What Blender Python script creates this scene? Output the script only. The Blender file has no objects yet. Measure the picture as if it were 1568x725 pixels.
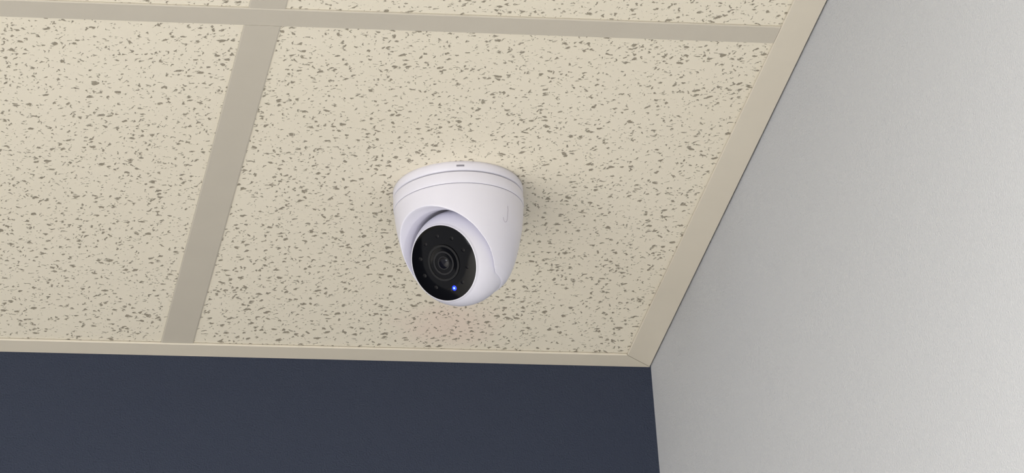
import bpy, bmesh, math
from mathutils import Matrix, Vector
H=3.0
CAMP=(-0.7509,-3.48893,1.51058); YAW,PITCH,ROLL=-0.18421,0.42194,-0.04803; F=7899.35
T,D=0.35835,0.55466
W=0.022
S=0.0004507
col=bpy.context.scene.collection

# ---------------------------------------------------------------- materials
def lin(c):
    return tuple(((x/255)/12.92 if x/255<=0.04045 else ((x/255+0.055)/1.055)**2.4) for x in c)+(1,)
def newmat(name):
    m=bpy.data.materials.new(name); m.use_nodes=True
    nt=m.node_tree; b=nt.nodes['Principled BSDF']; return m,nt,b
def N(nt,t,**k):
    n=nt.nodes.new(t)
    for a,v in k.items():
        if a in n.inputs.keys(): n.inputs[a].default_value=v
        else: setattr(n,a,v)
    return n
def math_(nt,op,a,b=None,c=None,clamp=False):
    n=nt.nodes.new('ShaderNodeMath'); n.operation=op; n.use_clamp=clamp
    for i,v in enumerate((a,b,c)):
        if v is None: continue
        if isinstance(v,(int,float)): n.inputs[i].default_value=v
        else: nt.links.new(v,n.inputs[i])
    return n.outputs[0]
def mixc(nt,fac,a,b):
    n=nt.nodes.new('ShaderNodeMix'); n.data_type='RGBA'
    nt.links.new(fac,n.inputs[0])
    for i,v in ((6,a),(7,b)):
        if isinstance(v,tuple): n.inputs[i].default_value=v
        else: nt.links.new(v,n.inputs[i])
    return n.outputs[2]
def simple(name,rgb,rough=.5,var=.04,scale=200,bump=0.0,bscale=800,bdist=.001,spec=.5,metal=0,coat=0):
    m,nt,b=newmat(name); L=nt.links
    tc=N(nt,'ShaderNodeTexCoord')
    no=N(nt,'ShaderNodeTexNoise'); no.inputs['Scale'].default_value=scale; no.inputs['Detail'].default_value=4
    L.new(tc.outputs['Object'],no.inputs['Vector'])
    c=lin(rgb); lo=tuple(x*(1-var) for x in c[:3])+(1,); hi=tuple(min(1,x*(1+var)) for x in c[:3])+(1,)
    L.new(mixc(nt,no.outputs['Fac'],lo,hi),b.inputs['Base Color'])
    b.inputs['Roughness'].default_value=rough; b.inputs['Specular IOR Level'].default_value=spec
    b.inputs['Metallic'].default_value=metal; b.inputs['Coat Weight'].default_value=coat
    if bump>0:
        n2=N(nt,'ShaderNodeTexNoise'); n2.inputs['Scale'].default_value=bscale; n2.inputs['Detail'].default_value=3
        L.new(tc.outputs['Object'],n2.inputs['Vector'])
        bp=N(nt,'ShaderNodeBump'); bp.inputs['Strength'].default_value=bump; bp.inputs['Distance'].default_value=bdist
        L.new(n2.outputs['Fac'],bp.inputs['Height']); L.new(bp.outputs['Normal'],b.inputs['Normal'])
    return m

def tile_material():
    m,nt,b=newmat('mineral_fibre_tile'); L=nt.links
    tc=N(nt,'ShaderNodeTexCoord')
    def vnoise(scale,detail,amp,src):
        n=N(nt,'ShaderNodeTexNoise'); n.inputs['Scale'].default_value=scale; n.inputs['Detail'].default_value=detail
        L.new(src,n.inputs['Vector'])
        s=nt.nodes.new('ShaderNodeVectorMath'); s.operation='SUBTRACT'; L.new(n.outputs['Color'],s.inputs[0]); s.inputs[1].default_value=(.5,.5,.5)
        k=nt.nodes.new('ShaderNodeVectorMath'); k.operation='SCALE'; L.new(s.outputs[0],k.inputs[0]); k.inputs['Scale'].default_value=amp
        a=nt.nodes.new('ShaderNodeVectorMath'); a.operation='ADD'; L.new(src,a.inputs[0]); L.new(k.outputs[0],a.inputs[1])
        return a.outputs[0]
    o=tc.outputs['Object']
    co=vnoise(130,2,.009,o); co=vnoise(600,2,.0032,co)
    def pits(scale,rmin,rmax,power,sx,sy,seed,rotz):
        mp=N(nt,'ShaderNodeMapping'); L.new(co,mp.inputs['Vector']); mp.inputs['Scale'].default_value=(sx,sy,0); mp.inputs['Location'].default_value=(seed,seed*.7,0)
        mp.inputs['Rotation'].default_value=(0,0,rotz)
        v=N(nt,'ShaderNodeTexVoronoi'); v.voronoi_dimensions='2D'; v.inputs['Scale'].default_value=scale
        L.new(mp.outputs[0],v.inputs['Vector'])
        sep=N(nt,'ShaderNodeSeparateColor'); L.new(v.outputs['Color'],sep.inputs[0])
        pw=math_(nt,'POWER',sep.outputs[0],power)
        rad=math_(nt,'MULTIPLY_ADD',pw,rmax-rmin,rmin)
        d=math_(nt,'SUBTRACT',rad,v.outputs['Distance'])
        return math_(nt,'MULTIPLY',d,9.0,clamp=True)
    p1=pits(142,-.18,.31,1.25,1,1.0,3.1,.3)
    p2=pits(170,-.22,.30,1.35,1.9,.7,7.7,-.6)
    p3=pits(330,-.24,.29,1.4,1,1,11.3,.9)
    mk=math_(nt,'MAXIMUM',p1,math_(nt,'MAXIMUM',p2,math_(nt,'MULTIPLY',p3,.75)))
    n=N(nt,'ShaderNodeTexNoise'); n.inputs['Scale'].default_value=6; n.inputs['Detail'].default_value=3; L.new(o,n.inputs['Vector'])
    base=mixc(nt,n.outputs['Fac'],lin((233,225,206)),lin((238,231,214)))
    # faint reddish lens-ghost tint painted into the tile colour by the back wall
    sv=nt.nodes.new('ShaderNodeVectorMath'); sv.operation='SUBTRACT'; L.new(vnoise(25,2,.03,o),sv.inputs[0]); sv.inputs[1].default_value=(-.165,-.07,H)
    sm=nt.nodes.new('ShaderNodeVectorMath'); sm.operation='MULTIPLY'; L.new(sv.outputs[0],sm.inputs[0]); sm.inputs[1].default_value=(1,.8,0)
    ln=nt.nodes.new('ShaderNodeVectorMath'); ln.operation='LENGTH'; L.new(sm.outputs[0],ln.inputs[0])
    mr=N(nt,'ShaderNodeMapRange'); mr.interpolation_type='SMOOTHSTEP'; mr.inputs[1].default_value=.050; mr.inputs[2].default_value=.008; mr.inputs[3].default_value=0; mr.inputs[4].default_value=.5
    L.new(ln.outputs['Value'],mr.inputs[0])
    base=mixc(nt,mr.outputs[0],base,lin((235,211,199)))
    n3=N(nt,'ShaderNodeTexNoise'); n3.inputs['Scale'].default_value=1500; n3.inputs['Detail'].default_value=2; L.new(o,n3.inputs['Vector'])
    pitc=mixc(nt,n3.outputs['Fac'],lin((122,115,102)),lin((184,175,157)))
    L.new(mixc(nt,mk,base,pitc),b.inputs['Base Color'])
    b.inputs['Roughness'].default_value=.9; b.inputs['Specular IOR Level'].default_value=.15
    h=math_(nt,'MULTIPLY_ADD',n3.outputs['Fac'],.12,math_(nt,'SUBTRACT',1.0,mk))
    bp=N(nt,'ShaderNodeBump'); bp.inputs['Strength'].default_value=.65; bp.inputs['Distance'].default_value=.0010
    L.new(h,bp.inputs['Height']); L.new(bp.outputs['Normal'],b.inputs['Normal'])
    return m

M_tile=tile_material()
M_tee=simple('painted_steel_grid',(203,196,182),.45,.03,40,.05,900,.0003,.3)
M_trim=simple('painted_steel_wall_angle',(221,213,197),.45,.03,40,.05,900,.0003,.3)
M_navy=simple('navy_wall_paint',(55,62,79),.75,.25,1100,.9,800,.0010,.25)
M_grey=simple('light_grey_wall_paint',(200,202,206),.8,.05,1100,.9,800,.0010,.2)
M_floor=simple('floor_vinyl',(222,219,213),.6,.06,8)
M_white=simple('white_polycarbonate',(232,231,243),.3,.01,60,0,spec=.5)
M_groove=simple('seam_shadow_plastic',(140,138,150),.6,.02)
M_scuff=simple('scuff_grey',(200,195,210),.6,.03)
M_black=simple('black_acrylic_window',(5,5,7),.1,.1,300,spec=.22)
M_ring=simple('lens_barrel_black',(26,26,29),.4,.1,500,spec=.4)
M_ring2=simple('lens_barrel_dark',(16,16,18),.4,.1,500,spec=.4)
M_led=simple('ir_led_dome',(10,9,12),.25,.1,500,spec=.25)
M_glass,nt_,b_=newmat('lens_glass'); b_.inputs['Base Color'].default_value=(.004,.004,.008,1); b_.inputs['Roughness'].default_value=.08; b_.inputs['Specular IOR Level'].default_value=.3
M_blue,nt_,b_=newmat('blue_status_led'); b_.inputs['Base Color'].default_value=(.02,.05,.8,1); b_.inputs['Emission Color'].default_value=(.004,.03,1,1); b_.inputs['Emission Strength'].default_value=1.1
M_blue2,nt_,b_=newmat('blue_status_led_core'); b_.inputs['Base Color'].default_value=(.4,.6,1,1); b_.inputs['Emission Color'].default_value=(.12,.4,1,1); b_.inputs['Emission Strength'].default_value=2.5

# ---------------------------------------------------------------- helpers
def obj(name,bm,mat,parent=None,smooth=None):
    me=bpy.data.meshes.new(name); bmesh.ops.recalc_face_normals(bm,faces=bm.faces[:]); bm.to_mesh(me); bm.free()
    o=bpy.data.objects.new(name,me); col.objects.link(o)
    if mat: me.materials.append(mat)
    if smooth is not None:
        me.polygons.foreach_set('use_smooth',[True]*len(me.polygons))
        me.set_sharp_from_angle(angle=math.radians(smooth))
    if parent: o.parent=parent
    return o
def box(bm,a,b,mi=0):
    vs=[bm.verts.new((x,y,z)) for x in(a[0],b[0]) for y in(a[1],b[1]) for z in(a[2],b[2])]
    for f in((0,1,3,2),(4,6,7,5),(0,4,5,1),(2,3,7,6),(0,2,6,4),(1,5,7,3)):
        bm.faces.new([vs[i] for i in f]).material_index=mi
    return vs
def revolve(prof,seg=128,M=Matrix(),bm=None,close=False):
    bm=bm or bmesh.new(); rings=[]
    for r,z in prof:
        if r<1e-7: rings.append([bm.verts.new(M@Vector((0,0,z)))])
        else: rings.append([bm.verts.new(M@Vector((r*math.cos(2*math.pi*i/seg),r*math.sin(2*math.pi*i/seg),z))) for i in range(seg)])
    prs=list(zip(rings,rings[1:]))
    if close: prs.append((rings[-1],rings[0]))
    for a,b in prs:
        for i in range(seg):
            j=(i+1)%seg
            if len(a)==1 and len(b)==1: continue
            if len(a)==1: bm.faces.new((a[0],b[i],b[j]))
            elif len(b)==1: bm.faces.new((a[i],b[0],a[j]))
            else: bm.faces.new((a[i],b[i],b[j],a[j]))
    return bm

# ---------------------------------------------------------------- room shell
XL,YN=-5.2,-6.4
bm=bmesh.new(); box(bm,(XL,YN,-.1),(.2,.12,0)); obj('floor',bm,M_floor)
bm=bmesh.new(); box(bm,(XL,0,0),(.12,.12,H+.25)); obj('wall_back',bm,M_navy)
LEAN=.024
bm=bmesh.new(); vs=box(bm,(0,YN,0),(.12,0,H+.25))
for v in vs: v.co.x+=(H-v.co.z)*LEAN
obj('wall_right',bm,M_grey)

P=.6096
xs=[0]; x=-T
while x>XL: xs.append(x); x-=P
xs.append(XL)
ys=[0]; y=-D
while y>YN: ys.append(y); y-=P
ys.append(YN)
zt=H+.0010
bm=bmesh.new()
for i in range(len(xs)-1):
    for j in range(len(ys)-1):
        g=.0035
        box(bm,(xs[i+1]+g,ys[j+1]+g,zt),(xs[i]-g,ys[j]-g,zt+.016))
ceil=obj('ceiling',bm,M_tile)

def tee(bm,axis,c,a,b,w=.012,z0=H,th=.0010):
    e=.0009
    prof=[(-w,th),(-w,e*.4),(-w+e,0),(w-e,0),(w,e*.4),(w,th),(.0008,th),(.0008,.03),(-.0008,.03),(-.0008,th)]
    rings=[]
    for t in(a,b):
        rings.append([bm.verts.new((c+u,t,z0+v) if axis=='y' else (t,c+u,z0+v)) for u,v in prof])
    n=len(prof)
    for i in range(n):
        j=(i+1)%n; bm.faces.new((rings[0][i],rings[0][j],rings[1][j],rings[1][i]))
    bm.faces.new(rings[0]); bm.faces.new(rings[1])
bm=bmesh.new()
for yy in ys[1:-1]: tee(bm,'x',yy,XL,-W-.0002,z0=H-.0002)
for xx in xs[1:-1]:
    for j in range(len(ys)-1):
        a=ys[j]-(W if j==0 else .0122); b_=ys[j+1]+.0122
        tee(bm,'y',xx,b_,a)
obj('ceiling_grid',bm,M_tee)

def angle(name,axis,L,gap):
    bm=bmesh.new(); m=.0004; zb=H-.0008
    prof=[(gap,zb+.020),(gap,zb),(W-.0006,zb),(W,zb+.0005),(W,zb+.0014),(gap+.0013,zb+.0014),(gap+.0013,zb+.020)]
    r0=[];r1=[]
    for d,z in prof:
        if axis=='x': r0.append(bm.verts.new((-d-m,-d,z))); r1.append(bm.verts.new((L,-d,z)))
        else: r0.append(bm.verts.new((-d,-d-m,z))); r1.append(bm.verts.new((-d,L,z)))
    n=len(prof)
    for i in range(n):
        j=(i+1)%n; bm.faces.new((r0[i],r0[j],r1[j],r1[i]))
    bm.faces.new(r0);bm.faces.new(r1)
    return obj(name,bm,M_trim)
angle('trim_1','x',XL,.0003); angle('trim_2','y',YN,.0012)

# ---------------------------------------------------------------- dome camera
R3=Matrix.Rotation(YAW,3,'Z')@Matrix.Rotation(math.pi/2+PITCH,3,'X')@Matrix.Rotation(ROLL,3,'Z')
root=bpy.data.objects.new('security_camera',None); col.objects.link(root)
root.location=(-0.1937,-0.3031,H); root.empty_display_size=.05
HB=zt-H
def P_(l): return [(r*S,-h*S) for r,h in l]
bm=revolve([(0,HB)]+P_([(97,-HB/S),(99,1),(99.6,3),(99.6,11),(98.6,13),(97,13.6),(96.5,14.8),(0,14.8)]),160)
obj('mounting_plate',bm,M_white,root,35)
bm=bmesh.new()
va=math.atan2(-3.18,-.55)+math.radians(3)
def arcbox(bm,a0,a1,r0,r1,z0,z1,n=8):
    A=[]
    for i in range(n+1):
        a=a0+(a1-a0)*i/n
        A.append([bm.verts.new((r*math.cos(a),r*math.sin(a),z)) for r,z in((r0,z0),(r1,z0),(r1,z1),(r0,z1))])
    for p,q in zip(A,A[1:]):
        for i in range(4):
            j=(i+1)%4; bm.faces.new((p[i],p[j],q[j],q[i]))
    bm.faces.new(A[0]);bm.faces.new(A[-1])
arcbox(bm,va-.06,va+.06,97*S,99.9*S,-5.2*S,-8*S)
obj('plate_slot',bm,M_groove,root)
bm=revolve(P_([(0,14.0),(97.2,14.0),(97.2,17),(0,17)]),160); obj('seam_ring',bm,M_groove,root,35)
facing=(R3@Vector((-.53,-.17,.83))).normalized()
cen=Vector((0,0,-115*S))
# collar with second seam
obj('housing_collar',revolve(P_([(0,15.6),(98.6,15.6),(99.6,16.6),(99.9,22),(99.8,33),(99.2,34.2),(0,34.2)]),160),M_white,root,35)
HPX=[(0,34.6),(98.6,34.6),(99.3,35.1),(98.8,40),(97.9,52),(95.9,68),(93.0,84),(89.4,100),(85.4,115),(80.8,129),(75.6,141),(69.5,151),(62,158),(0,159)]
hb=obj('housing',revolve(P_(HPX),128),M_white,root)
Mf=facing.to_track_quat('Z','Y').to_matrix().to_4x4(); Mf.translation=cen+R3@Vector((-1.2*S,0,0))
right=R3@Vector((1,0,0)); up=R3@Vector((0,1,0))
Mc=Mf.copy(); Mc.translation=cen+(right*(-2.8)+up*1.6)*S
BR=74
cut=[(0,-78),(40,-67),(60,-48),(71,-29),(75.5,-8),(76,0),(76,18),(78.5,34),(86,54),(98,76),(130,112),(0,112)]
cb=obj('cutter',revolve([(r*S,z*S) for r,z in cut],128,Mc),None,root)
def apply_mods(o):
    dg=bpy.context.evaluated_depsgraph_get(); dg.update()
    me=bpy.data.meshes.new_from_object(o.evaluated_get(dg)); o.modifiers.clear(); o.data=me
bpy.context.view_layer.update()
md=hb.modifiers.new('b','BOOLEAN'); md.operation='DIFFERENCE'; md.object=cb; md.solver='EXACT'
md=hb.modifiers.new('r','REMESH'); md.mode='VOXEL'; md.voxel_size=.0004
md=hb.modifiers.new('s','SMOOTH'); md.factor=.5; md.iterations=12
bpy.context.view_layer.update()
apply_mods(hb)
bpy.data.objects.remove(cb)
hb.data.polygons.foreach_set('use_smooth',[True]*len(hb.data.polygons))
# small hook-shaped scuff on the housing
def rad_at(h):
    for (r0,h0),(r1,h1) in zip(HPX[2:],HPX[3:]):
        if h0<=h<=h1: return r0+(r1-r0)*(h-h0)/(h1-h0)
va0=math.atan2(-3.186,-.557)
pts=[(50,60),(50.8,66),(51,73),(51.2,80),(50.2,85),(48.2,86.5),(46.3,84),(45.6,80)]
bm=bmesh.new(); prev=None
for k,(a,h) in enumerate(pts):
    a2,h2=pts[min(k+1,len(pts)-1)]; a1_,h1_=pts[max(k-1,0)]
    tx,ty=(a2-a1_)*1.6,(h2-h1_); l=math.hypot(tx,ty); nx,ny=-ty/l*.5,tx/l*.5
    row=[]
    for s_ in(-1,1):
        aa=va0+math.radians(a+s_*nx*.65); hh=h+s_*ny; rr=rad_at(hh)+.25
        row.append(bm.verts.new((rr*S*math.cos(aa),rr*S*math.sin(aa),-hh*S)))
    if prev: bm.faces.new((prev[0],prev[1],row[1],row[0]))
    prev=row
obj('scuff_mark',bm,M_scuff,root)
# eyeball
pr=[(0,-BR)]
a1=math.asin(59.8/BR)
for i in range(1,61):
    a=math.pi-(math.pi-a1)*i/60; pr.append((BR*math.sin(a),BR*math.cos(a)))
zf=pr[-1][1]
pr+=[(59.6,zf+1.4),(58.9,zf+2.2),(58.4,zf+2.4),(58.0,zf+2.0),(57.8,zf+1.2),(0,zf+1.2)]
obj('eyeball_shell',revolve([(r*S,z*S) for r,z in pr],160,Mf),M_white,root,40)
bm=revolve([(r*S,z*S) for r,z in [(0,zf+.6),(57.9,zf+.6),(57.9,zf+1.6),(57.2,zf+2.0),(30,zf+2.1),(28.5,zf+2.1),(28.2,zf+2.0),(0,zf+2.0)]],128,Mf)
obj('front_window',bm,M_black,root,30)
def ring(name,r0,r1,z0,z1,mat):
    pr=[(r0,z0),(r0,z1-.3),(r0+.3,z1),(r1-.3,z1),(r1,z1-.3),(r1,z0)]
    obj(name,revolve([(r*S,(zf+z)*S) for r,z in pr],96,Mf,close=True),mat,root,30)
ring('lens_ring_outer',24.5,28,1.8,3.2,M_ring2)
ring('lens_ring_middle',15.5,18.5,1.8,3.0,M_ring)
ring('lens_ring_inner',8.5,10.5,1.8,2.7,M_ring)
obj('lens_glass',revolve([(r*S,(zf+z)*S) for r,z in[(8.6,2.0),(7,2.8),(4.5,3.4),(2,3.7),(0,3.8)]],64,Mf),M_glass,root,60)
bm=bmesh.new()
for k in range(10):
    a=2*math.pi*k/10+.2
    revolve([(r*S,z*S) for r,z in[(3.4,zf+1.9),(3.2,zf+2.2),(2,zf+2.45),(0,zf+2.5)]],20,Mf@Matrix.Translation((42*S*math.cos(a),42*S*math.sin(a),0)),bm)
obj('ir_leds',bm,M_led,root,60)
ax=Mf.to_3x3()@Vector((1,0,0)); ay=Mf.to_3x3()@Vector((0,1,0))
A=Matrix(((ax.dot(right),ay.dot(right)),(ax.dot(up),ay.dot(up))))
q=A.inverted()@Vector((16,-38))
Ml=Mf@Matrix.Translation((q.x*S,q.y*S,0))
obj('status_led',revolve([(r*S,z*S) for r,z in[(4.2,zf+1.9),(3.8,zf+2.5),(1.6,zf+2.7)]],24,Ml),M_blue,root,60)
obj('status_led_core',revolve([(r*S,z*S) for r,z in[(1.6,zf+2.7),(.8,zf+3.0),(0,zf+3.1)]],24,Ml),M_blue2,root,60)

# ---------------------------------------------------------------- lights
def area(name,loc,target,sx,sy,power,color=(1,1,1)):
    l=bpy.data.lights.new(name,'AREA'); l.shape='RECTANGLE'; l.size=sx; l.size_y=sy; l.energy=power; l.color=color
    o=bpy.data.objects.new(name,l); col.objects.link(o); o.location=loc
    o.rotation_euler=(Vector(target)-Vector(loc)).to_track_quat('-Z','Y').to_euler(); return o
area('window_light',(-4.6,-4.6,1.5),(-.3,-.2,2.2),2.0,1.6,46,(.97,.98,1))
for i,(x_,y_) in enumerate(((-1.9,-2.6),(-1.9,-4.6),(-3.6,-2.6),(-3.6,-4.6))):  # added overhead fill lamps, unseen; they light the floor for bounce
    area('bounce_fill_%d'%i,(x_,y_,H-.03),(x_,y_,0),.55,1.15,106,(1,.99,.975))
w=bpy.data.worlds.new('world'); bpy.context.scene.world=w; w.use_nodes=True
w.node_tree.nodes['Background'].inputs[0].default_value=(.94,.95,1,1); w.node_tree.nodes['Background'].inputs[1].default_value=.74
sc=bpy.context.scene
sc.view_settings.view_transform='Standard'; sc.view_settings.look='None'; sc.view_settings.exposure=0

# ---------------------------------------------------------------- camera
cd=bpy.data.cameras.new('photo_camera'); cam=bpy.data.objects.new('photo_camera',cd); col.objects.link(cam)
cam.matrix_world=Matrix.Translation(CAMP)@R3.to_4x4()
cd.sensor_width=36; cd.sensor_fit='HORIZONTAL'; cd.lens=F/1568*36; cd.clip_start=.05; cd.clip_end=50
sc.camera=cam
